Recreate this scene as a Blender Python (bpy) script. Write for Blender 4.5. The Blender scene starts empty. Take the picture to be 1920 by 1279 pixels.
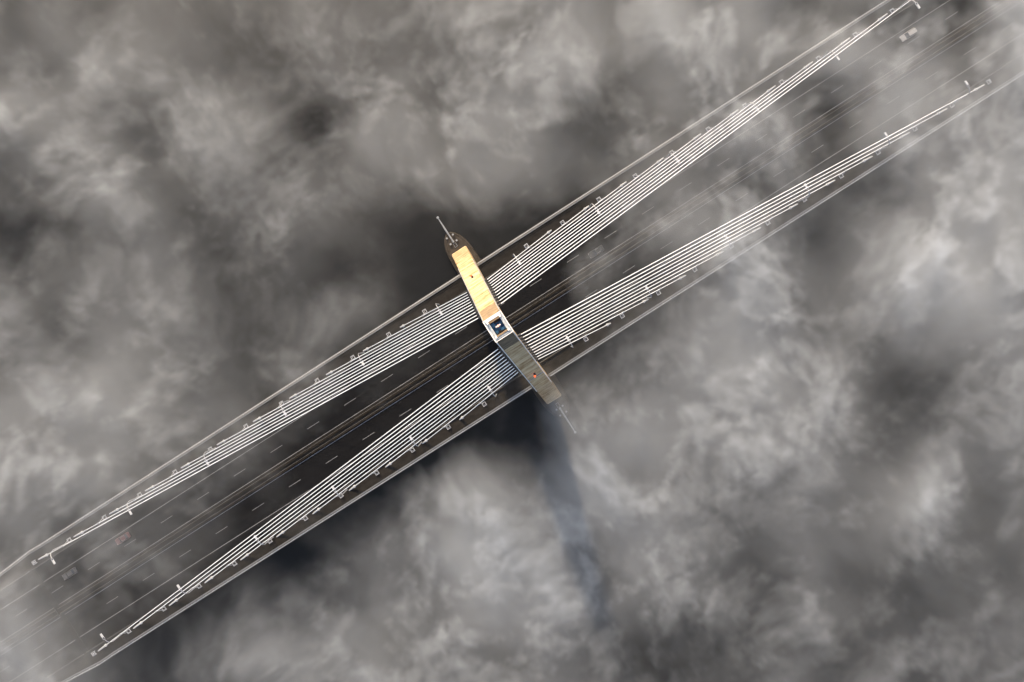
import bpy, math, random
import numpy as np
from mathutils import Vector, Matrix

random.seed(7)
scene = bpy.context.scene
col = scene.collection
R = math.radians

# ------------------------------------------------------------------ camera
# X runs along the bridge, Y across it, Z up; the road surface is z = 0, the pylon stands at the origin
cam_data = bpy.data.cameras.new('camera')
cam_data.sensor_width = 36.0
cam_data.lens = 28.0
cam_data.clip_start = 1.0
cam_data.clip_end = 20000.0
cam = bpy.data.objects.new('camera', cam_data)
cam.location = (4.024, -1.754, 225.98)
cam.rotation_euler = (-0.0226, 0.0104, -0.5698)
col.objects.link(cam)
scene.camera = cam

# ------------------------------------------------------------------ sky and sun
SUN_EL = R(36.0)
SUN_AZ = math.atan2(0.25, 0.968)          # from +Y towards +X
world = bpy.data.worlds.new('World')
scene.world = world
world.use_nodes = True
wn = world.node_tree
wn.nodes.clear()
sky = wn.nodes.new('ShaderNodeTexSky')
sky.sky_type = 'NISHITA'
sky.sun_disc = False
sky.dust_density = 5.0
sky.ozone_density = 0.6
sky.sun_elevation = SUN_EL
sky.sun_rotation = SUN_AZ
bg = wn.nodes.new('ShaderNodeBackground')
bg.inputs['Strength'].default_value = 0.15
wo = wn.nodes.new('ShaderNodeOutputWorld')
wn.links.new(sky.outputs['Color'], bg.inputs['Color'])
wn.links.new(bg.outputs['Background'], wo.inputs['Surface'])

sd = bpy.data.lights.new('sun', 'SUN')
sd.energy = 3.2
sd.angle = R(2.5)
sd.color = (1.0, 0.715, 0.40)
sun = bpy.data.objects.new('sun', sd)
sv = Vector((math.sin(SUN_AZ) * math.cos(SUN_EL), math.cos(SUN_AZ) * math.cos(SUN_EL), math.sin(SUN_EL)))
sun.rotation_euler = sv.to_track_quat('Z', 'Y').to_euler()
sun.location = sv * 400
col.objects.link(sun)

vs = scene.view_settings
vs.view_transform = 'Standard'
vs.look = 'None'
vs.exposure = 1.0
vs.gamma = 1.0
vs.use_curve_mapping = False
scene.cycles.volume_bounces = 2
scene.cycles.max_bounces = 8
scene.cycles.use_denoising = True
scene.cycles.use_adaptive_sampling = True
scene.cycles.adaptive_threshold = 0.03
scene.cycles.sample_clamp_indirect = 4.0
scene.cycles.volume_step_rate = 2.2

# ------------------------------------------------------------------ helpers
class MB:
    """collects simple shapes into one mesh"""
    def __init__(self):
        self.v = []
        self.f = []

    def add(self, vs_, fs):
        o = len(self.v)
        self.v += [tuple(p) for p in vs_]
        self.f += [tuple(i + o for i in f) for f in fs]
        return self

    def box(self, c, s, m=None):
        x, y, z = s[0] / 2, s[1] / 2, s[2] / 2
        p = [Vector((a, b, d)) for d in (-z, z) for b in (-y, y) for a in (-x, x)]
        if m is not None:
            p = [m @ q for q in p]
        p = [q + Vector(c) for q in p]
        return self.add(p, [(0, 2, 3, 1), (4, 5, 7, 6), (0, 1, 5, 4), (2, 6, 7, 3), (0, 4, 6, 2), (1, 3, 7, 5)])

    def rings(self, rings, cap=True):
        n = len(rings[0])
        vv = [p for r in rings for p in r]
        ff = []
        for i in range(len(rings) - 1):
            for j in range(n):
                k = (j + 1) % n
                ff.append((i * n + j, i * n + k, (i + 1) * n + k, (i + 1) * n + j))
        if cap:
            ff.append(tuple(reversed(range(n))))
            ff.append(tuple(range((len(rings) - 1) * n, len(rings) * n)))
        return self.add(vv, ff)

    def tube(self, pts, rad, n=10):
        pts = [Vector(p) for p in pts]
        if not isinstance(rad, (list, tuple)):
            rad = [rad] * len(pts)
        rr = []
        for i, p in enumerate(pts):
            d = (pts[min(i + 1, len(pts) - 1)] - pts[max(i - 1, 0)]).normalized()
            a = d.orthogonal().normalized() if abs(d.z) > 0.999 else d.cross(Vector((0, 0, 1))).normalized()
            b = d.cross(a).normalized()
            rr.append([p + (a * math.cos(t) + b * math.sin(t)) * rad[i] for t in [2 * math.pi * k / n for k in range(n)]])
        return self.rings(rr)

    def build(self, name, mat, parent=None, smooth=False):
        me = bpy.data.meshes.new(name)
        me.from_pydata([tuple(p) for p in self.v], [], self.f)
        me.validate()
        me.update()
        import bmesh
        bm = bmesh.new()
        bm.from_mesh(me)
        bmesh.ops.recalc_face_normals(bm, faces=bm.faces[:])
        bm.to_mesh(me)
        bm.free()
        if smooth:
            me.polygons.foreach_set('use_smooth', [True] * len(me.polygons))
            try:
                me.set_sharp_from_angle(angle=R(40))
            except Exception:
                pass
        me.materials.append(mat)
        o = bpy.data.objects.new(name, me)
        col.objects.link(o)
        if parent is not None:
            o.parent = parent
        return o


def tag(o, label=None, cat=None, group=None, kind=None):
    if label: o['label'] = label
    if cat: o['category'] = cat
    if group: o['group'] = group
    if kind: o['kind'] = kind
    return o


def empty(name, loc=(0, 0, 0), rz=0.0):
    o = bpy.data.objects.new(name, None)
    o.empty_display_size = 0.5
    o.location = loc
    o.rotation_euler = (0, 0, rz)
    col.objects.link(o)
    return o


def dup(root, loc, rz):
    r = root.copy()
    col.objects.link(r)
    r.location = loc
    r.rotation_euler = (0, 0, rz)
    for ch in list(root.children):
        c = ch.copy()
        col.objects.link(c)
        c.parent = r
        for g in list(ch.children):
            d = g.copy()
            col.objects.link(d)
            d.parent = c
    return r


# ------------------------------------------------------------------ materials
def mat(name, base, rough=0.6, metal=0.0, var=0.0, scale=1.0, stretch=(1, 1, 1), bump=0.0, bscale=None,
        emit=None, estr=0.0, var2=None, detail=6.0, spec=0.5):
    m = bpy.data.materials.new(name)
    m.use_nodes = True
    nt = m.node_tree
    bs = nt.nodes['Principled BSDF']
    bs.inputs['Base Color'].default_value = (*base, 1)
    bs.inputs['Roughness'].default_value = rough
    bs.inputs['Metallic'].default_value = metal
    bs.inputs['Specular IOR Level'].default_value = spec
    if emit:
        bs.inputs['Emission Color'].default_value = (*emit, 1)
        bs.inputs['Emission Strength'].default_value = estr
    if var or bump:
        tc = nt.nodes.new('ShaderNodeTexCoord')
        mp = nt.nodes.new('ShaderNodeMapping')
        mp.inputs['Scale'].default_value = stretch
        nt.links.new(tc.outputs['Object'], mp.inputs['Vector'])
        nz = nt.nodes.new('ShaderNodeTexNoise')
        nz.inputs['Scale'].default_value = scale
        nz.inputs['Detail'].default_value = detail
        nz.inputs['Roughness'].default_value = 0.65
        nt.links.new(mp.outputs['Vector'], nz.inputs['Vector'])
        if var:
            cr = nt.nodes.new('ShaderNodeValToRGB')
            cr.color_ramp.elements[0].position = 0.3
            cr.color_ramp.elements[1].position = 0.7
            lo = var2 or tuple(c * (1 - var) for c in base)
            hi = tuple(min(1, c * (1 + var)) for c in base)
            cr.color_ramp.elements[0].color = (*lo, 1)
            cr.color_ramp.elements[1].color = (*hi, 1)
            nt.links.new(nz.outputs['Fac'], cr.inputs['Fac'])
            nt.links.new(cr.outputs['Color'], bs.inputs['Base Color'])
        if bump:
            nb = nt.nodes.new('ShaderNodeTexNoise')
            nb.inputs['Scale'].default_value = bscale or scale * 4
            nb.inputs['Detail'].default_value = 4
            nt.links.new(mp.outputs['Vector'], nb.inputs['Vector'])
            bp = nt.nodes.new('ShaderNodeBump')
            bp.inputs['Strength'].default_value = bump
            bp.inputs['Distance'].default_value = 0.05
            nt.links.new(nb.outputs['Fac'], bp.inputs['Height'])
            nt.links.new(bp.outputs['Normal'], bs.inputs['Normal'])
    return m


M = {}
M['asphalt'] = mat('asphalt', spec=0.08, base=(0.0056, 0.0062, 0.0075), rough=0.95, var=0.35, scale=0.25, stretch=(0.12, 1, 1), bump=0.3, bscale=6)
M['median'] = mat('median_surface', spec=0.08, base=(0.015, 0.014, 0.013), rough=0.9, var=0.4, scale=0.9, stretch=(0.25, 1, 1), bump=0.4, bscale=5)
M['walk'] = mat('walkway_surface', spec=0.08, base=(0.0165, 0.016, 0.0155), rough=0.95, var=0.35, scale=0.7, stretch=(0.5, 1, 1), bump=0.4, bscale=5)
M['joint'] = mat('joint_rubber', (0.008, 0.008, 0.008), 0.9, spec=0.08, var=0.3, scale=2)
M['line'] = mat('road_paint', (0.125, 0.135, 0.15), 0.7, var=0.4, scale=1.3, stretch=(0.4, 2, 1))
M['slab'] = mat('deck_concrete', (0.28, 0.27, 0.26), 0.8, var=0.2, scale=0.4)
M['kerb'] = mat('edge_concrete', (0.115, 0.128, 0.145), 0.7, var=0.18, scale=0.5, stretch=(0.3, 2, 2))
M['fairing'] = mat('fairing_steel', (0.08, 0.08, 0.08), 0.7, var=0.25, scale=0.5, stretch=(0.3, 2, 2))
M['galv'] = mat('galvanised_steel', (0.30, 0.325, 0.36), 0.45, metal=0.2, var=0.15, scale=1.5)
M['rail'] = mat('pale_rail_paint', (0.25, 0.275, 0.31), 0.5, var=0.12, scale=1.0)
M['dullrail'] = mat('dull_guardrail', (0.024, 0.026, 0.029), 0.7, metal=0.0, var=0.25, scale=0.8, stretch=(0.3, 1, 1))
M['cable'] = mat('white_cable_sheath', (0.62, 0.67, 0.74), 0.45, var=0.15, scale=0.3)
M['pipe'] = mat('anchor_pipe_paint', (0.36, 0.385, 0.42), 0.5, var=0.1, scale=2)
M['dark'] = mat('dark_steel', (0.03, 0.03, 0.032), 0.5, metal=0.3, var=0.3, scale=2)
M['white'] = mat('white_steel_paint', (0.82, 0.82, 0.81), 0.4, var=0.05, scale=1)
M['slat'] = mat('weathered_slat', (0.20, 0.14, 0.075), 0.55, var=0.5, scale=1.2, stretch=(0.4, 3, 3))
M['recess'] = mat('recess_steel', (0.05, 0.032, 0.015), 0.7, var=0.4, scale=1.2)
M['blue'] = mat('blue_shaft_shade', (0.02, 0.10, 0.21), 0.5, var=0.5, scale=1.6)  # deep shade with sky reflection, put into the shaft floor's blue
M['bluebox'] = mat('blue_equipment_paint', (0.05, 0.17, 0.30), 0.45, var=0.3, scale=2)
M['platform'] = mat('platform_plate', (0.36, 0.40, 0.43), 0.6, var=0.4, scale=2.5)
M['red'] = mat('red_beacon', (0.8, 0.06, 0.02), 0.4, emit=(1.0, 0.09, 0.02), estr=1.6)
M['amber'] = mat('beacon_lens', (0.9, 0.5, 0.4), 0.3, emit=(1.0, 0.35, 0.18), estr=0.8)
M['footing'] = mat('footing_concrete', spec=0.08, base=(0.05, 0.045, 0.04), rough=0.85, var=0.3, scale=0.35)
M['lens'] = mat('lamp_lens', (0.4, 0.4, 0.42), 0.25)
M['tyre'] = mat('tyre_rubber', (0.02, 0.02, 0.02), 0.8, var=0.2, scale=5)
M['glass'] = mat('car_glass', (0.02, 0.025, 0.03), 0.08)
M['car_white'] = mat('car_paint_white', (0.2, 0.2, 0.2), 0.3, var=0.03, scale=1)
M['car_grey'] = mat('car_paint_grey', (0.03, 0.03, 0.033), 0.35, var=0.05, scale=1)
M['car_red'] = mat('car_paint_red', (0.05, 0.012, 0.011), 0.35, var=0.05, scale=1)
M['car_dark'] = mat('car_paint_dark', (0.015, 0.016, 0.016), 0.35, var=0.05, scale=1)
M['water'] = mat('river_water', (0.0095, 0.0105, 0.0115), 0.4, spec=0.15, bump=0.35, bscale=0.12, scale=0.05, var=0.2)


def leg_material():
    """cast concrete in thin lifts: tone changes band by band up the leg, with streaks"""
    m = bpy.data.materials.new('banded_pylon_concrete')
    m.use_nodes = True
    nt = m.node_tree
    N = nt.nodes.new
    L = nt.links.new
    bs = nt.nodes['Principled BSDF']
    bs.inputs['Roughness'].default_value = 0.75
    tc = N('ShaderNodeTexCoord')
    def noise(sc, stretch, det=3.0, rough=0.6):
        mp = N('ShaderNodeMapping')
        mp.inputs['Scale'].default_value = stretch
        L(tc.outputs['Object'], mp.inputs['Vector'])
        n = N('ShaderNodeTexNoise')
        n.inputs['Scale'].default_value = sc
        n.inputs['Detail'].default_value = det
        n.inputs['Roughness'].default_value = rough
        L(mp.outputs['Vector'], n.inputs['Vector'])
        return n.outputs['Fac']
    band = noise(1.0, (0.06, 0.03, 0.5), 5.0, 0.8)
    blot = noise(0.5, (1, 1, 0.6), 5.0)
    a = N('ShaderNodeMath'); a.operation = 'MULTIPLY_ADD'
    L(blot, a.inputs[0]); a.inputs[1].default_value = 0.35
    L(band, a.inputs[2])
    cr = N('ShaderNodeValToRGB')
    e = cr.color_ramp.elements
    e[0].position = 0.54; e[0].color = (0.26, 0.15, 0.055, 1)
    e[1].position = 0.84; e[1].color = (0.62, 0.50, 0.32, 1)
    k = e.new(0.67); k.color = (0.465, 0.345, 0.195, 1)
    L(a.outputs[0], cr.inputs['Fac'])
    L(cr.outputs['Color'], bs.inputs['Base Color'])
    return m


M['leg'] = leg_material()

# ------------------------------------------------------------------ water
w = MB()
w.add([(-7000, -7000, -30.5), (7000, -7000, -30.5), (7000, 7000, -30.5), (-7000, 7000, -30.5)], [(0, 1, 2, 3)])
tag(w.build('water', M['water']), kind='structure')

# ------------------------------------------------------------------ deck
# half width of the deck edge along X: narrower approach viaduct beyond the joint at X = -152
ST = [(-310, 17.7), (-164, 17.85), (-158, 18.25), (-150.5, 18.9), (-146, 18.75), (310, 18.75)]


def edge_at(x):
    for (a, ya), (b, yb) in zip(ST[:-1], ST[1:]):
        if a <= x <= b:
            return ya + (yb - ya) * (x - a) / (b - a)
    return ST[-1][1]


deck = empty('bridge_deck', (0, 0, -3.2))
tag(deck, 'long road bridge deck crossing the picture through the fog', 'bridge deck')


def loft_x(prof, name, material, parent, xs=None, smooth=False):
    """prof(half) -> list of (y, z); lofted along the stations"""
    mb = MB()
    rings = []
    for x, h in (xs or ST):
        rings.append([(x, y, z) for y, z in prof(h)])
    mb.rings(rings)
    o = mb.build(name, material, parent, smooth)
    if parent is not None and parent.type == 'EMPTY':
        o.location = -Vector(parent.location)
    return o


loft_x(lambda h: [(-h + 0.5, -0.02), (h - 0.5, -0.02), (h - 0.5, -0.6), (h - 5, -2.4), (4, -3.2), (-4, -3.2), (-h + 5, -2.4), (-h + 0.5, -0.6)],
       'girder', M['slab'], deck)
for s in (1, -1):
    # sloping nose of the deck edge: top lip, then out and down
    loft_x(lambda h, s=s: [(s * (h - 0.50), 0.0), (s * (h + 0.12), -0.05), (s * (h + 0.55), -0.75), (s * (h + 0.1), -1.25), (s * (h - 0.50), -1.0)],
           'edge_fairing', M['fairing'], deck)

road = MB()
road.add([(x, s * 14.35, 0.0) for x, h in ST for s in (-1, 1)],
         [(2 * i, 2 * i + 2, 2 * i + 3, 2 * i + 1) for i in range(len(ST) - 1)])
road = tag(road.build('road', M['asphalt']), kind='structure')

for s in (1, -1):
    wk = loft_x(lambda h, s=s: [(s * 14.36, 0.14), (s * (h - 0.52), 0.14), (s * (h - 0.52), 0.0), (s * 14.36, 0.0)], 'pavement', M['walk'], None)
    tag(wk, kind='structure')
mw = MB()
for a, b in ((-310, -153.1), (-151.4, 310)):
    mw.box(((a + b) / 2, 0, 0.06), (b - a, 2.55, 0.12))
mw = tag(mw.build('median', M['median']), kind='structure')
jt = MB()
jt.box((-152.25, 0, 0.008), (1.35, 28.6, 0.012))
jt.build('expansion_joint', M['joint'], road)

# painted lines: continuous ones broken at the expansion joint, dashes one by one
for y in (9.475, 1.63, -1.63, -9.475):
    for a, b, dy in ((-310, -153.1, 0.0), (-151.4, 310, 0.0)):
        lb = MB()
        lb.box(((a + b) / 2, y + dy, 0.005), (b - a, 0.17, 0.006))
        lb.build('edge_line', M['line'], road)
dash0 = None
for sy, x0 in ((1, -74.0), (-1, -74.9)):
    for k in range(-9, 26):
        x = x0 + 12.55 * k
        if -154.5 < x < -150 or abs(x) > 185:
            continue
        if dash0 is None:
            d = MB()
            d.box((0, 0, 0), (4.0, 0.15, 0.006))
            dash0 = d.build('lane_dash', M['line'], road)
            o = dash0
        else:
            o = dash0.copy()
            col.objects.link(o)
        o.location = (x, sy * 5.55, 0.005)


# ------------------------------------------------------------------ guardrails and edge railings
def guardrail(y, label, material, z0, wid=0.16, xs=((-310, -152.9), (-151.6, 310)), step=4.0, skip=None):
    t = empty('guardrail', (0, y, z0))
    tag(t, label, 'guardrail')
    for a, b in xs:
        mb = MB()
        c = (a + b) / 2
        # W-shaped beam seen from above as one band with a rib
        mb.rings([[(x, -wid / 2, 0.55), (x, 0, 0.62), (x, wid / 2, 0.55), (x, wid / 2, 0.85), (x, 0, 0.79), (x, -wid / 2, 0.85)] for x in (a, b)])
        mb.build('rail_beam', material, t)
    pm = MB()
    for i in range(int(620 / step)):
        x = -308 + i * step
        pm.box((x, 0, 0.31), (0.1, 0.08, 0.62))
    tag(pm.build('posts', material, t), kind='stuff')
    return t


guardrail(0.78, 'dull steel guardrail on the median, upper of the two', M['dullrail'], 0.12)
guardrail(-0.62, 'dull steel guardrail on the median, lower of the two', M['dullrail'], 0.12)
guardrail(14.2, 'guardrail under the upper row of cables beside the road', M['dullrail'], 0.0, 0.3)
guardrail(-14.2, 'guardrail under the lower row of cables beside the road', M['dullrail'], 0.0, 0.3)

for s, lab in ((1, 'pale edge railing along the upper left side of the deck'), (-1, 'pale edge railing along the lower right side of the deck')):
    t = empty('edge_railing', (0, 0, 0))
    tag(t, lab, 'railing')
    XS = [(-310, 17.7), (-164, 17.85), (-158, 18.25), (-150.5, 18.9), (-146, 18.75), (-3.1, 18.75)]
    XS2 = [(3.1, 18.75), (310, 18.75)]
    for st in (XS, XS2):
        mb = MB()
        mb.rings([[(x, s * (h + a), z) for a, z in ((-0.48, 0.0), (-0.48, 0.34), (-0.16, 0.34), (-0.16, 0.0))] for x, h in st])
        mb.build('kerb', M['kerb'], t)
        mb = MB()
        mb.rings([[(x, s * (h + a), z) for a, z in ((0.06, 1.18), (0.06, 1.26), (0.24, 1.26), (0.24, 1.18))] for x, h in st])
        mb.build('handrail', M['rail'], t)
        mb = MB()
        for z in (0.45, 0.8):
            mb.rings([[(x, s * (h + a), z + b) for a, b in ((0.1, 0), (0.1, 0.05), (0.15, 0.05), (0.15, 0))] for x, h in st])
        mb.build('mid_rail', M['rail'], t)
    pm = MB()
    x = -309
    while x < 309:
        if abs(x) > 3.2:
            h = edge_at(x)
            pm.box((x, s * (h + 0.13), 0.56), (0.12, 0.1, 1.22))
        x += 2.5
    tag(pm.build('posts', M['rail'], t), kind='stuff')

# ------------------------------------------------------------------ pylon
ZB, ZT = -28.0, 70.0


def yo(z): return 28.4 + (2.4 - 28.4) * (z - ZB) / (ZT - ZB)      # outer face
def hw(z): return 2.72 + (1.98 - 2.72) * (z - ZB) / (ZT - ZB)     # half width along the bridge
def th(z): return 4.3 + (2.9 - 4.3) * (z - ZB) / (ZT - ZB)        # thickness across


pylon = empty('pylon', (0, 0, ZB))
tag(pylon, 'tall concrete A-shaped bridge pylon with one sunlit and one shaded leg', 'pylon')
PO = Vector((0, 0, -ZB))          # scene coordinates -> pylon's own


def pbuild(mb, name, material, parent=None, smooth=False):
    mb.v = [tuple(Vector(p) + PO) for p in mb.v]
    return mb.build(name, material, parent or pylon, smooth)


def leg_ring(z, s, inset=0.0):
    a, b, t = hw(z) - inset, yo(z) - inset, th(z)
    i = b - t + 2 * inset
    c = 0.28
    pts = [(-a + c, b), (a - c, b), (a, b - c), (a, i + c), (a - c, i), (-a + c, i), (-a, i + c), (-a, b - c)]
    if s < 0:
        pts = [(x, -y) for x, y in pts][::-1]
    return [(x, y, z) for x, y in pts]


legs = {}
for s in (1, -1):
    mb = MB()
    rings = [leg_ring(-28.0, s)]
    z = -26.0
    rng = random.Random(5 if s > 0 else 9)
    while z < 60.2:
        g = 0.05 + 0.05 * rng.random()
        rings += [leg_ring(z - 0.16, s), leg_ring(z - 0.10, s, g), leg_ring(z + 0.10, s, g), leg_ring(z + 0.16, s)]
        z += 2.0 + 1.2 * rng.random()
    rings.append(leg_ring(61.0, s))
    mb.rings(rings)
    leg = pbuild(mb, 'leg', M['leg'])
    leg['label'] = 'golden sunlit leg of the pylon' if s > 0 else 'blue grey shaded leg of the pylon'
    legs[s] = leg

    # louvred upper part: back wall, two cheeks and the slats between them
    mb = MB()
    mb.rings([[(-hw(z) + 0.22, s * (yo(z) - 0.75), z), (hw(z) - 0.22, s * (yo(z) - 0.75), z), (hw(z) - 0.22, s * 0.9, z), (-hw(z) + 0.22, s * 0.9, z)] for z in (60.9, 67.9)])
    pbuild(mb, 'louvre_wall', M['recess'], leg)
    for sx in (-1, 1):
        mb = MB()
        mb.rings([[(sx * (hw(z) - 0.2), s * (yo(z) + 0.01), z), (sx * hw(z), s * (yo(z) + 0.01), z), (sx * hw(z), s * 0.7, z), (sx * (hw(z) - 0.2), s * 0.7, z)] for z in (61.0, 69.2)])
        pbuild(mb, 'cheek', M['leg'], leg)
    for k in range(9):
        z = 61.45 + k * 0.72
        mb = MB()
        y = yo(z)
        mb.rings([[(x, s * (y + a), z + b) for a, b in ((-0.62, 0.16), (-0.62, 0.26), (0.02, 0.06), (0.02, -0.04))] for x in (-hw(z) + 0.22, hw(z) - 0.22)])
        pbuild(mb, 'slat', M['slat'], leg)
    # pale edge strips running down both outer corners
    for sx in (-1, 1):
        mb = MB()
        mb.rings([[(sx * (hw(z) + a), s * (yo(z) + b), z) for a, b in ((-0.14, -0.02), (-0.14, 0.10), (0.05, 0.10), (0.05, -0.16))] for z in (2.0, 20, 40, 69.6)])
        pbuild(mb, 'edge_strip', M['white'] if s < 0 else M['rail'], leg)
    # aviation light half way up, on its bracket
    z = 25.2
    mb = MB()
    mb.box((0.1, s * (yo(z) + 0.25), z), (0.55, 0.6, 0.25))
    mb.box((0.1, s * (yo(z) + 0.45), z + 0.2), (0.4, 0.4, 0.3))
    ho = pbuild(mb, 'beacon_bracket', M['dark'], leg)
    mb = MB()
    mb.tube([(-0.1, s * (yo(z) + 0.75), z + 0.1), (-0.1, s * (yo(z) + 0.75), z + 0.55), (-0.1, s * (yo(z) + 0.75), z + 0.7)], [0.26, 0.26, 0.1], 12)
    pbuild(mb, 'beacon_lens', M['red'], leg)
    if s < 0:
        z = 20.6
        mb = MB()
        mb.box((0, s * (yo(z) + 0.08), z), (2 * hw(z) - 0.3, 0.16, 0.1))
        pbuild(mb, 'access_ledge', M['rail'], leg)

# crossbeam below the deck
mb = MB()
zc0, zc1 = -7.2, -3.6
mb.rings([[(a, -yo(z) + 2.2, z) for a in (-2.1, 2.1)] + [(a, yo(z) - 2.2, z) for a in (2.1, -2.1)] for z in (zc0, zc1)])
pbuild(mb, 'crossbeam', M['slab'])

# head: hollow box with an open shaft
mb = MB()
ho_, hi_ = [(-1.98, -2.32), (1.98, -2.32), (1.98, 2.32), (-1.98, 2.32)], [(-1.22, -1.36), (1.22, -1.36), (1.22, 1.36), (-1.22, 1.36)]
rings = [[(x, y, 67.95) for x, y in ho_], [(x, y, 69.7) for x, y in ho_], [(x, y, 69.7) for x, y in hi_], [(x, y, 67.4) for x, y in hi_]]
mb.rings(rings, cap=False)
pbuild(mb, 'head_deck', M['platform'])
mb = MB()
mb.box((0, 0, 67.6), (2.5, 2.78, 0.2))
sf = pbuild(mb, 'shaft_floor', M['blue'])
mb = MB()
for c, sz in (((-0.75, 0.75, 68.15), (0.7, 0.8, 0.9)), ((0.62, -0.75, 68.0), (0.9, 0.55, 0.6)), ((0.7, 0.45, 67.95), (0.6, 0.5, 0.5)), ((-0.8, -0.8, 67.9), (0.5, 0.6, 0.4))):
    b1 = MB()
    b1.box(c, sz)
    b1.box((c[0], c[1], c[2] + sz[2] / 2 + 0.03), (sz[0] * 0.7, sz[1] * 0.7, 0.06))
    pbuild(b1, 'equipment_box', M['bluebox'], sf)
# frame round the shaft, corner posts, white sunlit kerb
for sy in (-1, 1):
    mb = MB(); mb.box((0, sy * 1.52, 69.86), (2.55, 0.3, 0.32)); pbuild(mb, 'coaming', M['slat'])
for sx in (-1, 1):
    mb = MB(); mb.box((sx * 1.38, 0, 69.86), (0.3, 2.7, 0.32)); pbuild(mb, 'coaming', M['platform'])
    for sy in (-1, 1):
        mb = MB(); mb.box((sx * 1.42, sy * 1.58, 70.2), (0.34, 0.34, 1.0)); pbuild(mb, 'corner_post', M['white'])
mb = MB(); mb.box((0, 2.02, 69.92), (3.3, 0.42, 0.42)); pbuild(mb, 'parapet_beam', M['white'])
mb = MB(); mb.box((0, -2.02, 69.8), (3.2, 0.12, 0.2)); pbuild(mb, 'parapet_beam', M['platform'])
for sx in (-1, 1):
    mb = MB(); mb.box((sx * 2.02, 0, 70.25), (0.14, 4.75, 0.12))
    for y in (-2.3, -0.8, 0.8, 2.3):
        mb.box((sx * 2.02, y, 69.95), (0.1, 0.1, 0.5))
    pbuild(mb, 'side_rail', M['white'])
for sy in (-1, 1):
    mb = MB(); mb.box((0, sy * 2.36, 70.25), (3.9, 0.12, 0.12))
    for x in (-1.8, -0.6, 0.6, 1.8):
        mb.box((x, sy * 2.36, 69.95), (0.08, 0.08, 0.5))
    pbuild(mb, 'end_rail', M['white'])
# warning light on a stalk above the shaft
mb = MB()
mb.tube([(0.05, 0.12, 67.7), (0.05, 0.12, 69.2)], 0.07, 8)
mb.box((0.05, 0.12, 69.25), (1.0, 0.12, 0.1))
wl = pbuild(mb, 'warning_light_stalk', M['dark'])
for dx, mm, r_ in ((-0.36, 'white', 0.17), (0.05, 'amber', 0.22), (0.46, 'white', 0.17)):
    mb = MB()
    mb.tube([(dx, 0.12, 69.28), (dx, 0.12, 69.55), (dx, 0.12, 69.7)], [r_, r_, r_ * 0.4], 12)
    pbuild(mb, 'warning_lamp', M[mm], wl)

# ------------------------------------------------------------------ footing
ft = empty('pier_footing', (0, 0, -31.5))
tag(ft, 'boat shaped concrete footing on the water under the pylon', 'pier footing')
OUT = [(0, 35.0), (1.0, 34.55), (2.0, 33.6), (2.9, 32.2), (3.6, 30.2), (4.0, 27.8), (4.15, 24.0), (4.2, 12.0)]
ring2 = [(x, y) for x, y in OUT] + [(x, -y) for x, y in OUT[::-1]] + [(-x, -y) for x, y in OUT[1:]] + [(-x, y) for x, y in OUT[1:][::-1]]
mb = MB()
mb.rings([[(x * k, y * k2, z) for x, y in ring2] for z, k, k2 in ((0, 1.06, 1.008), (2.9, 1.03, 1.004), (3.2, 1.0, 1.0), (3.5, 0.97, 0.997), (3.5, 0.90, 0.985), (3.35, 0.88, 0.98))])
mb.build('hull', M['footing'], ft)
for s in (1, -1):
    for bx in (-1.14, 1.14):
        for by in (31.25, 33.45):
            mb = MB()
            mb.tube([(bx, s * by, 3.3), (bx, s * by, 3.95), (bx, s * by, 4.0), (bx, s * by, 4.2)], [0.2, 0.2, 0.32, 0.3], 10)
            mb.build('bollard', M['rail'], ft)
    mb = MB()
    mb.tube([(0, s * 31.3, 3.9), (0, s * 34.6, 4.1), (0, s * 36.0, 4.2), (0, s * 40.3, 4.5)], [0.26, 0.24, 0.27, 0.14], 10)
    mb.tube([(0, s * 31.6, 3.3), (0, s * 31.6, 4.0)], [0.4, 0.3], 10)
    mb.tube([(0, s * 34.6, 3.3), (0, s * 34.6, 4.1)], [0.35, 0.25], 10)
    bo = mb.build('boom', M['rail'], ft)
    mb = MB()
    mb.tube([(0, s * 40.45, 4.1), (0, s * 40.45, 4.55), (0, s * 40.45, 4.95)], [0.36, 0.42, 0.3], 12)
    mb.build('boom_light', M['rail'], bo)
    mb = MB()
    for dx in (-0.42, 0.42):
        mb.box((dx, s * 30.3, 3.45), (0.1, 1.3, 0.3))
    mb.box((0, s * 29.65, 3.45), (0.94, 0.1, 0.3))
    mb.box((0, s * 30.95, 3.45), (0.94, 0.1, 0.3))
    mb.build('hatch_frame', M['rail'], ft)

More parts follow.
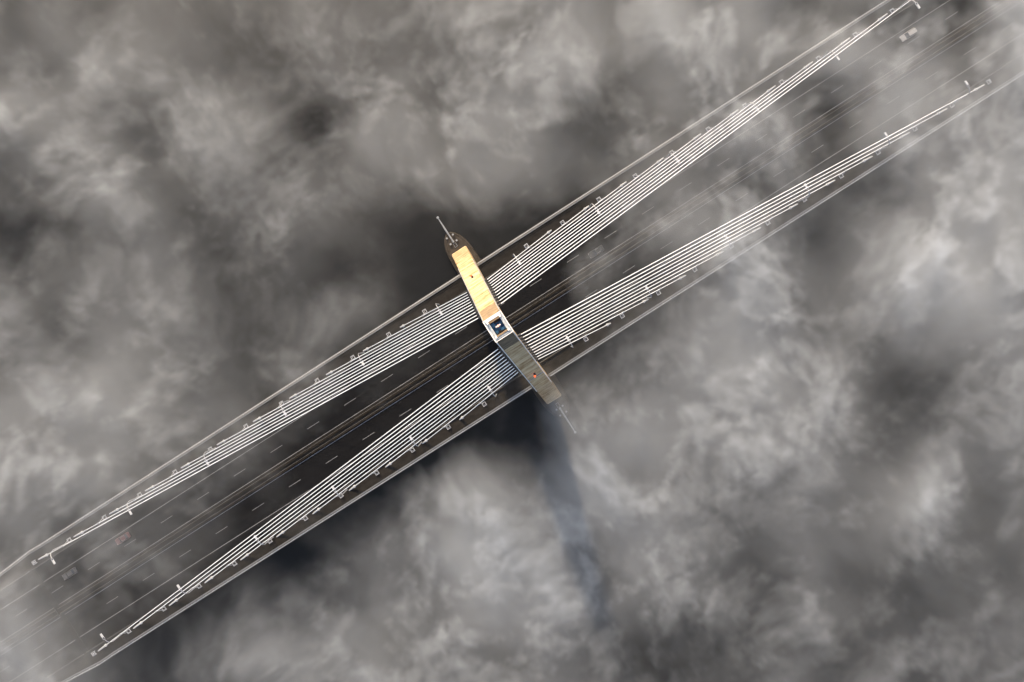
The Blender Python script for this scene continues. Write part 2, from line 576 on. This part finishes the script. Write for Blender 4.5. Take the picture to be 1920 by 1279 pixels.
# ------------------------------------------------------------------ stay cables, damper stands
ORD = {2: 'shortest', 3: 'second shortest', 4: 'third shortest', 5: 'fourth shortest', 6: 'fifth shortest', 7: 'middle', 8: 'fifth longest',
       9: 'fourth longest', 10: 'third longest', 11: 'second longest', 12: 'longest'}
FAN = {(-1, 1): 'upper left', (-1, -1): 'lower left', (1, 1): 'upper right', (1, -1): 'lower right'}
SP = 12.125
for sx in (-1, 1):
    for sy in (1, -1):
        for k in range(2, 13):
            zt = 30.5 + (k - 2) * 2.93
            top = Vector((sx * (hw(zt) - 0.3), sy * (yo(zt) - 1.35), zt))
            fl = Vector((sx * k * SP + 0.1, sy * 15.4, 1.5))
            d = (fl - top).normalized()
            low = fl + d * ((fl.z - 0.02) / -d.z)
            t = empty('stay_cable', low)
            tag(t, '%s white stay cable of the %s fan between pylon and deck' % (ORD[k], FAN[(sx, sy)]), 'stay cable', 'stay cables of the bridge')

            def loc(p): return tuple(Vector(p) - low)
            mb = MB()
            mb.tube([loc(top), loc(top + d * 30), loc(fl - d * 2.2)], 0.097, 10)
            mb.build('sheath', M['cable'], t, True)
            mb = MB()
            mb.tube([loc(fl - d * 2.4), loc(fl - d * 0.6), loc(fl - d * 0.55), loc(fl - d * 0.02)], [0.14, 0.16, 0.20, 0.24], 10)
            mb.build('guide_pipe', M['pipe'], t, True)
            mb = MB()
            mb.tube([loc(fl - d * 0.02), loc(fl + d * 0.16)], 0.42, 12)
            mb.build('flange', M['pipe'], t)
            mb = MB()
            mb.tube([loc(fl + d * 0.16), loc(low + d * 0.3)], [0.27, 0.20], 10)
            mb.build('anchor_pipe', M['pipe'], t, True)
            # dark socket where the cable leaves the leg
            mb = MB()
            ex = top + d * (0.3 / abs(d.x))
            mb.tube([loc(ex - d * 0.2), loc(ex + d * 0.75)], [0.34, 0.30], 10)
            mb.build('socket', M['dark'], t, True)


def stand_mesh():
    mb = MB()
    for a in (-1, 1):
        mb.box((a * 0.48, 0, 0.45), (0.2, 1.16, 0.14))
        mb.box((0, a * 0.48, 0.45), (0.76, 0.2, 0.14))
        for b in (-1, 1):
            mb.box((a * 0.48, b * 0.48, 0.19), (0.12, 0.12, 0.38))
    return mb


st_mesh = None
for sx in (-1, 1):
    for sy in (1, -1):
        for k in range(1, 13):
            X = sx * (k + 0.41) * SP + 0.1
            Y = sy * 15.62
            t = empty('damper_stand', (X, Y, 0.14))
            if k < 12:
                lab = 'small square damper stand under the %s cable of the %s fan' % (ORD[k + 1], FAN[(sx, sy)])
            else:
                lab = 'small square damper stand beyond the last cable of the %s fan' % FAN[(sx, sy)]
            tag(t, lab, 'damper stand', 'damper stands along the pavement')
            if st_mesh is None:
                st_mesh = stand_mesh().build('base_frame', M['galv'], t).data
            else:
                o = bpy.data.objects.new('base_frame', st_mesh)
                col.objects.link(o)
                o.parent = t
            kk = k + 1
            if kk <= 12:
                zt = 30.5 + (kk - 2) * 2.93
                top = Vector((sx * (hw(zt) - 0.3), sy * (yo(zt) - 1.35), zt))
                fl = Vector((sx * kk * SP + 0.1, sy * 15.4, 1.5))
                u = (X - fl.x) / (top.x - fl.x)
                q = fl + (top - fl) * u
                c = q - Vector((X, Y, 0.14))
                mb = MB()
                mb.tube([(-0.42 * sx, 0.4 * sy, 0.5), tuple(c)], 0.07, 6)
                mb.tube([(-0.42 * sx, -0.4 * sy, 0.5), tuple(c)], 0.07, 6)
                mb.build('strut', M['galv'], t)
                mb = MB()
                dd = (top - fl).normalized()
                mb.tube([tuple(c - dd * 0.35), tuple(c + dd * 0.35)], 0.21, 10)
                mb.build('clamp', M['galv'], t)
            else:
                mb = MB()
                mb.box((0, 0, 0.7), (0.5, 0.5, 0.4))
                mb.build('junction_box', M['galv'], t)

# ------------------------------------------------------------------ street lamps
LORD = ['first', 'second', 'third', 'fourth', 'fifth', 'sixth']
lamp0 = None


def make_lamp():
    t = empty('street_lamp')
    mb = MB()
    mb.tube([(0, 0, 0), (0, 0, 0.5), (0, 0, 7.5), (0, -0.35, 8.9), (0, -1.1, 9.7), (0, -1.95, 10.0)], [0.2, 0.15, 0.12, 0.11, 0.1, 0.08], 10)
    mb.build('post', M['galv'], t, True)
    mb = MB()
    for a in (-1, 1):
        mb.box((a * 0.27, -2.2, 10.02), (0.1, 0.6, 0.1))
    mb.box((0, -1.95, 10.02), (0.64, 0.1, 0.1))
    mb.box((0, -2.47, 10.02), (0.64, 0.1, 0.1))
    mb.build('bracket', M['galv'], t)
    mb = MB()
    mb.rings([[(-0.3, y, z) for y, z in ((-2.5, 10.0), (-2.5, 10.12), (-3.6, 10.16), (-3.65, 10.08))],
              [(-0.2, y, z) for y, z in ((-2.5, 9.96), (-2.5, 10.2), (-3.65, 10.24), (-3.7, 10.02))],
              [(0.2, y, z) for y, z in ((-2.5, 9.96), (-2.5, 10.2), (-3.65, 10.24), (-3.7, 10.02))],
              [(0.3, y, z) for y, z in ((-2.5, 10.0), (-2.5, 10.12), (-3.6, 10.16), (-3.65, 10.08))]])
    h = mb.build('lamp_head', M['pipe'], t)
    mb = MB()
    mb.box((0, -3.1, 9.94), (0.36, 0.9, 0.05))
    mb.build('lens', M['lens'], h)
    return t


for sx in (-1, 1):
    for sy in (1, -1):
        for n in range(7):
            x = sx * (12.6 + 25.3 * n)
            if abs(x) > 150:
                continue
            if lamp0 is None:
                t = lamp0 = make_lamp()
                t.location = (x, sy * 15.15, 0.14)
                t.rotation_euler = (0, 0, 0 if sy > 0 else math.pi)
            else:
                t = dup(lamp0, (x, sy * 15.15, 0.14), 0 if sy > 0 else math.pi)
            tag(t, '%s street lamp from the pylon beside the %s cables' % (LORD[n], FAN[(sx, sy)]),
                'street lamp', 'street lamps of the bridge')


# ------------------------------------------------------------------ cars
def car(x, y, paint, label, length=4.6, heading=-1, roof_rails=False, suv=False, roof_paint=None):
    t = empty('car', (x, y, 0.0), 0 if heading > 0 else math.pi)
    tag(t, label, 'car')
    Lh = length / 2
    W = 0.9
    mb = MB()
    prof = [(-Lh, 0.55, 0.72, 0.86), (-Lh + 0.12, 0.35, 0.86, 0.96), (-Lh + 0.9, 0.3, 0.9, 1.0), (Lh - 1.5, 0.3, 0.9, 0.98), (Lh - 0.25, 0.33, 0.84, 0.84), (Lh, 0.45, 0.7, 0.66)]
    mb.rings([[(px, -hw_ * W / 0.9, zb), (px, hw_ * W / 0.9, zb), (px, hw_ * W / 0.9, zt * 0.8), (px, hw_ * W / 0.9 - 0.1, zt), (px, -hw_ * W / 0.9 + 0.1, zt), (px, -hw_ * W / 0.9, zt * 0.8)] for px, zb, hw_, zt in prof])
    mb.build('body', paint, t, True)
    rz = 1.7 if suv else 1.45
    rear = -Lh + (0.15 if suv else 0.55)
    mb = MB()
    mb.rings([[(rear, -0.8, 0.9), (rear, 0.8, 0.9), (Lh - 1.25, 0.78, 0.9), (Lh - 1.25, -0.78, 0.9)],
              [(rear + (0.25 if suv else 0.6), -0.6, rz - 0.06), (rear + (0.25 if suv else 0.6), 0.6, rz - 0.06), (Lh - 2.05, 0.6, rz - 0.06), (Lh - 2.05, -0.6, rz - 0.06)]])
    mb.build('glasshouse', M['glass'], t)
    mb = MB()
    ra, rb = rear + (0.22 if suv else 0.56), Lh - 2.0
    mb.rings([[(ra, -0.63, rz - 0.07), (ra, 0.63, rz - 0.07), (rb, 0.63, rz - 0.07), (rb, -0.63, rz - 0.07)],
              [(ra + 0.1, -0.55, rz), (ra + 0.1, 0.55, rz), (rb - 0.1, 0.55, rz), (rb - 0.1, -0.55, rz)]])
    mb.build('roof', roof_paint or paint, t)
    if roof_rails:
        for s in (-1, 1):
            mb = MB()
            mb.box(((ra + rb) / 2, s * 0.58, rz + 0.05), (rb - ra - 0.2, 0.07, 0.07))
            mb.build('roof_rail', M['rail'], t)
    for wx in (-Lh + 0.85, Lh - 0.85):
        for s in (-1, 1):
            mb = MB()
            mb.tube([(wx, s * 0.68, 0.33), (wx, s * 0.9, 0.33)], 0.33, 14)
            wh = mb.build('wheel', M['tyre'], t)
            mb = MB()
            mb.tube([(wx, s * 0.88, 0.33), (wx, s * 0.915, 0.33)], 0.2, 10)
            mb.build('rim', M['galv'], wh)
    for s in (-1, 1):
        mb = MB()
        mb.box((Lh - 0.1, s * 0.62, 0.66), (0.12, 0.3, 0.14))
        mb.build('headlight', M['lens'], t)
    return t


car(138.6, 7.55, M['car_white'], 'white car in the fog near the upper right corner', 4.8, -1, suv=True)
car(32.9, 3.6, M['car_dark'], 'dark car with pale roof rails right of the pylon', 4.6, -1, True)
car(-124.9, 7.7, M['car_red'], 'dark red car with roof rails on the left stretch of road', 4.6, -1, True)
car(-143.4, 7.4, M['car_grey'], 'grey car nearest the left edge of the picture', 4.5, -1)

# ------------------------------------------------------------------ fog
# how thick the fog bank lies over the ground plan: 24 columns x 16 rows, 12.1 m apart, the grid turned
# 32.65 degrees against the bridge, its centre near the pylon; it goes on beyond that in every direction
FOG = """
0.009 0.349 -0.200 0.197 0.083 0.228 0.105 0.152 0.004 0.158 0.278 0.205 -0.152 0.251 -0.054 0.595 0.186 0.421 -0.124 -0.136 -0.006 0.030 -0.169 0.973
0.032 0.008 0.373 0.200 0.191 -0.057 0.018 0.251 0.119 0.278 -0.063 0.205 0.755 0.527 0.176 0.401 0.155 0.492 0.115 0.977 0.152 0.476 0.007 1.336
0.495 0.268 0.033 0.106 0.048 0.362 0.013 0.094 -0.007 0.409 -0.012 0.525 0.286 0.094 -0.122 0.272 0.083 0.140 0.288 -0.124 0.649 0.461 0.039 0.181
-0.006 0.268 0.240 -0.058 0.234 0.209 0.099 -0.104 0.440 0.257 0.261 0.378 0.313 0.055 0.331 0.246 0.503 0.739 0.404 -0.200 0.381 0.440 0.322 0.384
0.035 0.146 0.476 0.166 0.129 0.080 0.082 0.275 0.106 -0.006 0.287 0.211 0.180 0.016 0.169 0.264 0.156 -0.140 0.107 0.209 -0.200 0.529 0.362 0.587
-0.001 -0.041 0.080 0.193 0.133 0.032 0.229 0.297 0.005 0.033 -0.124 -0.116 0.000 -0.200 0.171 0.146 0.537 0.617 0.000 -0.105 0.483 0.484 0.485 0.254
-0.097 0.311 0.026 0.194 0.085 -0.025 0.196 -0.034 -0.034 0.054 -0.200 -0.200 -0.134 0.321 0.133 -0.200 0.290 0.467 0.386 0.128 0.366 0.760 0.466 0.284
0.531 -0.186 0.302 -0.003 0.222 0.016 0.009 0.079 0.222 -0.003 -0.200 -0.200 -0.200 -0.200 -0.038 0.163 0.345 0.553 -0.033 0.152 0.161 0.336 0.478 0.451
-0.041 0.206 0.235 0.337 0.054 0.047 0.093 0.206 -0.200 -0.200 -0.200 -0.200 -0.200 0.053 0.133 0.187 0.301 0.567 0.281 0.381 -0.032 -0.010 0.220 0.444
0.535 0.368 0.411 0.406 0.274 0.309 -0.117 0.204 -0.200 -0.200 -0.200 -0.200 -0.090 0.367 0.232 0.472 0.313 0.541 0.416 0.419 0.077 0.021 0.182 0.222
0.269 0.212 0.331 0.359 0.141 0.160 0.102 -0.019 -0.200 -0.200 -0.200 0.046 0.035 0.332 0.412 0.634 0.349 0.270 0.294 0.277 -0.085 0.093 0.212 0.177
0.385 0.216 0.321 0.109 0.024 0.019 -0.136 -0.200 -0.181 0.206 0.535 0.766 -0.132 1.190 0.283 0.285 0.147 0.166 0.139 0.084 0.243 0.854 -0.109 0.462
0.096 0.095 -0.038 0.228 0.186 0.046 -0.200 -0.056 0.225 0.222 0.645 0.551 0.524 0.023 0.477 0.296 0.246 0.031 0.148 0.198 0.237 0.022 0.239 0.071
0.220 0.179 0.056 0.145 0.016 0.017 0.086 0.018 0.258 0.029 0.591 0.386 0.725 0.243 0.538 0.345 0.343 -0.011 0.468 -0.037 0.020 0.146 0.133 -0.056
0.669 0.175 0.102 -0.023 -0.010 0.057 0.136 0.130 0.548 0.102 0.481 0.339 0.417 0.092 0.308 -0.027 0.115 0.150 0.136 0.364 0.271 0.079 0.209 0.136
0.270 0.393 0.109 0.043 0.115 0.216 0.478 0.456 0.059 0.328 -0.018 0.284 0.128 0.211 0.008 0.106 0.020 -0.004 0.158 -0.183 0.119 0.132 -0.030 0.391
"""
FOGM = np.array([[float(v) for v in r.split()] for r in FOG.strip().splitlines()])
CELL = 12.10
ROT = R(-32.65)
CEN = np.array([-0.55, -4.75])


def catmull(a, t, axis):
    n = a.shape[axis]
    i = np.floor(t).astype(int)
    f = t - i
    sh = [1, 1]
    sh[axis] = -1
    f = f.reshape(sh)
    g = lambda k: np.take(a, np.clip(i + k, 0, n - 1), axis=axis)
    p0, p1, p2, p3 = g(-1), g(0), g(1), g(2)
    # cubic B-spline: smooth and free of overshoot
    return ((1 - f) ** 3 * p0 + (3 * f ** 3 - 6 * f ** 2 + 4) * p1 + (-3 * f ** 3 + 3 * f ** 2 + 3 * f + 1) * p2 + f ** 3 * p3) / 6


def build_fog():
    SHEET = 1.75
    UP = 3
    PAD = 5                                     # the bank goes on outside the picture
    a = np.pad(FOGM, PAD, mode='reflect')
    nr, nc = a.shape
    tr = np.linspace(0, nr - 1, (nr - 1) * UP + 1)
    tcn = np.linspace(0, nc - 1, (nc - 1) * UP + 1)
    fine = catmull(catmull(a, tr, 0), tcn, 1)
    fine = np.maximum(fine, 0.0)
    H, W = fine.shape
    xs = (np.arange(W) / UP - PAD - 11.5) * CELL
    ys = -(np.arange(H) / UP - PAD - 7.5) * CELL
    gx, gy = np.meshgrid(xs, ys)
    c, s = math.cos(ROT), math.sin(ROT)
    wx = gx * c - gy * s + CEN[0]
    wy = gx * s + gy * c + CEN[1]
    co = np.stack([wx, wy, np.zeros_like(wx)], -1).reshape(-1, 3)
    me = bpy.data.meshes.new('fog')
    faces = []
    for r in range(H - 1):
        for q in range(W - 1):
            i = r * W + q
            faces.append((i, i + W, i + W + 1, i + 1))
    me.from_pydata(co.tolist(), [], faces)
    at = me.attributes.new('thickness', 'FLOAT', 'POINT')
    at.data.foreach_set('value', fine.reshape(-1).astype(np.float32))
    o = bpy.data.objects.new('fog', me)
    col.objects.link(o)
    tag(o, kind='stuff')

    fm = bpy.data.materials.new('fog_volume')
    fm.use_nodes = True
    nt = fm.node_tree
    nt.nodes.clear()
    pv = nt.nodes.new('ShaderNodeVolumePrincipled')
    pv.inputs['Color'].default_value = (0.785, 0.842, 0.905, 1)
    pv.inputs['Density'].default_value = 1.0
    pv.inputs['Density Attribute'].default_value = 'density'
    pv.inputs['Anisotropy'].default_value = 0.15
    mo = nt.nodes.new('ShaderNodeOutputMaterial')
    nt.links.new(pv.outputs['Volume'], mo.inputs['Volume'])
    me.materials.append(fm)

    ng = bpy.data.node_groups.new('fog_bank', 'GeometryNodeTree')
    ng.interface.new_socket('Geometry', in_out='INPUT', socket_type='NodeSocketGeometry')
    ng.interface.new_socket('Geometry', in_out='OUTPUT', socket_type='NodeSocketGeometry')
    N = ng.nodes.new
    Lk = ng.links.new
    gi, go = N('NodeGroupInput'), N('NodeGroupOutput')
    pos = N('GeometryNodeInputPosition').outputs[0]

    def setin(sock, v):
        if hasattr(v, 'is_output'):
            Lk(v, sock)
        else:
            sock.default_value = v

    def math_(op, a_, b_=None, c_=None, clamp=False):
        n = N('ShaderNodeMath')
        n.operation = op
        n.use_clamp = clamp
        setin(n.inputs[0], a_)
        if b_ is not None: setin(n.inputs[1], b_)
        if c_ is not None: setin(n.inputs[2], c_)
        return n.outputs[0]

    def vmath(op, a_, b_):
        n = N('ShaderNodeVectorMath')
        n.operation = op
        setin(n.inputs[0], a_)
        if op == 'SCALE':
            setin(n.inputs['Scale'], b_)
        else:
            setin(n.inputs[1], b_)
        return n.outputs[0]

    def smooth(v, a_, b_, lo=0.0, hi=1.0):
        n = N('ShaderNodeMapRange')
        n.interpolation_type = 'SMOOTHSTEP'
        setin(n.inputs['Value'], v)
        setin(n.inputs['From Min'], a_)
        setin(n.inputs['From Max'], b_)
        n.inputs['To Min'].default_value = lo
        n.inputs['To Max'].default_value = hi
        return n.outputs[0]

    sep = N('ShaderNodeSeparateXYZ')
    Lk(pos, sep.inputs[0])
    x, y, z = sep.outputs

    def noise(vec, scale, detail, rough, colour=False):
        n = N('ShaderNodeTexNoise')
        Lk(vec, n.inputs['Vector'])
        n.inputs['Scale'].default_value = scale
        n.inputs['Detail'].default_value = detail
        n.inputs['Roughness'].default_value = rough
        return n.outputs['Color' if colour else 0]

    # curl the bank: push the lookup about with vector noise, slow and large, then quick and small
    wv = vmath('SUBTRACT', noise(pos, 1 / 60, 2.0, 0.5, True), (0.5, 0.5, 0.5))
    wpos = vmath('ADD', pos, vmath('SCALE', wv, 36.0))
    wv2 = vmath('SUBTRACT', noise(wpos, 1 / 17, 3.0, 0.6, True), (0.5, 0.5, 0.5))
    wpos2 = vmath('ADD', wpos, vmath('SCALE', wv2, 7.0))
    # plan thickness, its outline torn by the same push
    push = vmath('ADD', vmath('SCALE', wv, 12.0), vmath('SCALE', wv2, 18.0))
    flat = vmath('MULTIPLY', vmath('ADD', pos, push), (1, 1, 0))
    sns = N('GeometryNodeSampleNearestSurface')
    sns.data_type = 'FLOAT'
    na = N('GeometryNodeInputNamedAttribute')
    na.data_type = 'FLOAT'
    na.inputs['Name'].default_value = 'thickness'
    Lk(gi.outputs[0], sns.inputs['Mesh'])
    Lk(na.outputs[0], sns.inputs['Value'])
    Lk(flat, sns.inputs['Sample Position'])
    Mv = sns.outputs['Value']
    # soft body of the bank, thin places torn open
    n1 = noise(vmath('MULTIPLY', wpos2, (1, 1, 0.45)), 1 / 34, 5.0, 0.62)
    amp = math_('MULTIPLY_ADD', math_('MINIMUM', Mv, 1.0), 1.5, 0.30)
    F = math_('MAXIMUM', math_('MULTIPLY_ADD', math_('SUBTRACT', n1, 0.5), amp, Mv), 0.0)
    top = math_('MULTIPLY_ADD', math_('MINIMUM', F, 1.5), 5.0, 8.0)
    v = smooth(math_('SUBTRACT', z, top), -4.0, 2.0, 1.0, 0.0)
    w_ = smooth(z, -6.5, 5.0, 0.0, 1.0)
    body = math_('MULTIPLY', F, math_('MULTIPLY', v, w_))
    # thin torn sheets drifting over it: two thresholded noises with ragged edges, and fine curls in them
    sp = vmath('MULTIPLY', wpos2, (1, 1, 0.25))
    s1 = noise(sp, 1 / 26, 5.0, 0.66)
    s2 = noise(vmath('ADD', sp, (71.0, 13.0, 40.0)), 1 / 15, 4.5, 0.68)
    fine = noise(vmath('MULTIPLY', wpos2, (1, 1, 0.3)), 1 / 4.5, 2.5, 0.65)
    sheet = math_('ADD', smooth(s1, 0.47, 0.56, 0.0, 1.0), smooth(s2, 0.50, 0.60, 0.0, 0.8))
    sheet = math_('MULTIPLY', sheet, smooth(fine, 0.32, 0.68, 0.35, 1.65))
    lay = math_('MULTIPLY', smooth(z, 9.8, 10.8, 0.0, 1.0), smooth(z, 12.2, 13.4, 1.0, 0.0))
    thin = math_('MULTIPLY', math_('MULTIPLY', math_('MINIMUM', Mv, 1.0), sheet), lay)
    dens = math_('MULTIPLY_ADD', thin, SHEET, body)
    # fade out at the far ends of the bank
    ex = smooth(math_('ABSOLUTE', x), 205.0, 226.0, 1.0, 0.0)
    ey = smooth(math_('ABSOLUTE', math_('SUBTRACT', y, 12.0)), 190.0, 212.0, 1.0, 0.0)
    dens = math_('MULTIPLY', math_('MULTIPLY', dens, math_('MULTIPLY', ex, ey)), 0.11)
    dens = math_('MAXIMUM', dens, 0.0)
    vc = N('GeometryNodeVolumeCube')
    Lk(dens, vc.inputs['Density'])
    vc.inputs['Min'].default_value = (-228, -202, -7.0)
    vc.inputs['Max'].default_value = (228, 226, 19)
    vc.inputs['Resolution X'].default_value = 500
    vc.inputs['Resolution Y'].default_value = 470
    vc.inputs['Resolution Z'].default_value = 38
    sm = N('GeometryNodeSetMaterial')
    sm.inputs['Material'].default_value = fm
    Lk(vc.outputs['Volume'], sm.inputs['Geometry'])
    Lk(sm.outputs[0], go.inputs[0])
    md = o.modifiers.new('fog_bank', 'NODES')
    md.node_group = ng
    return o


build_fog()
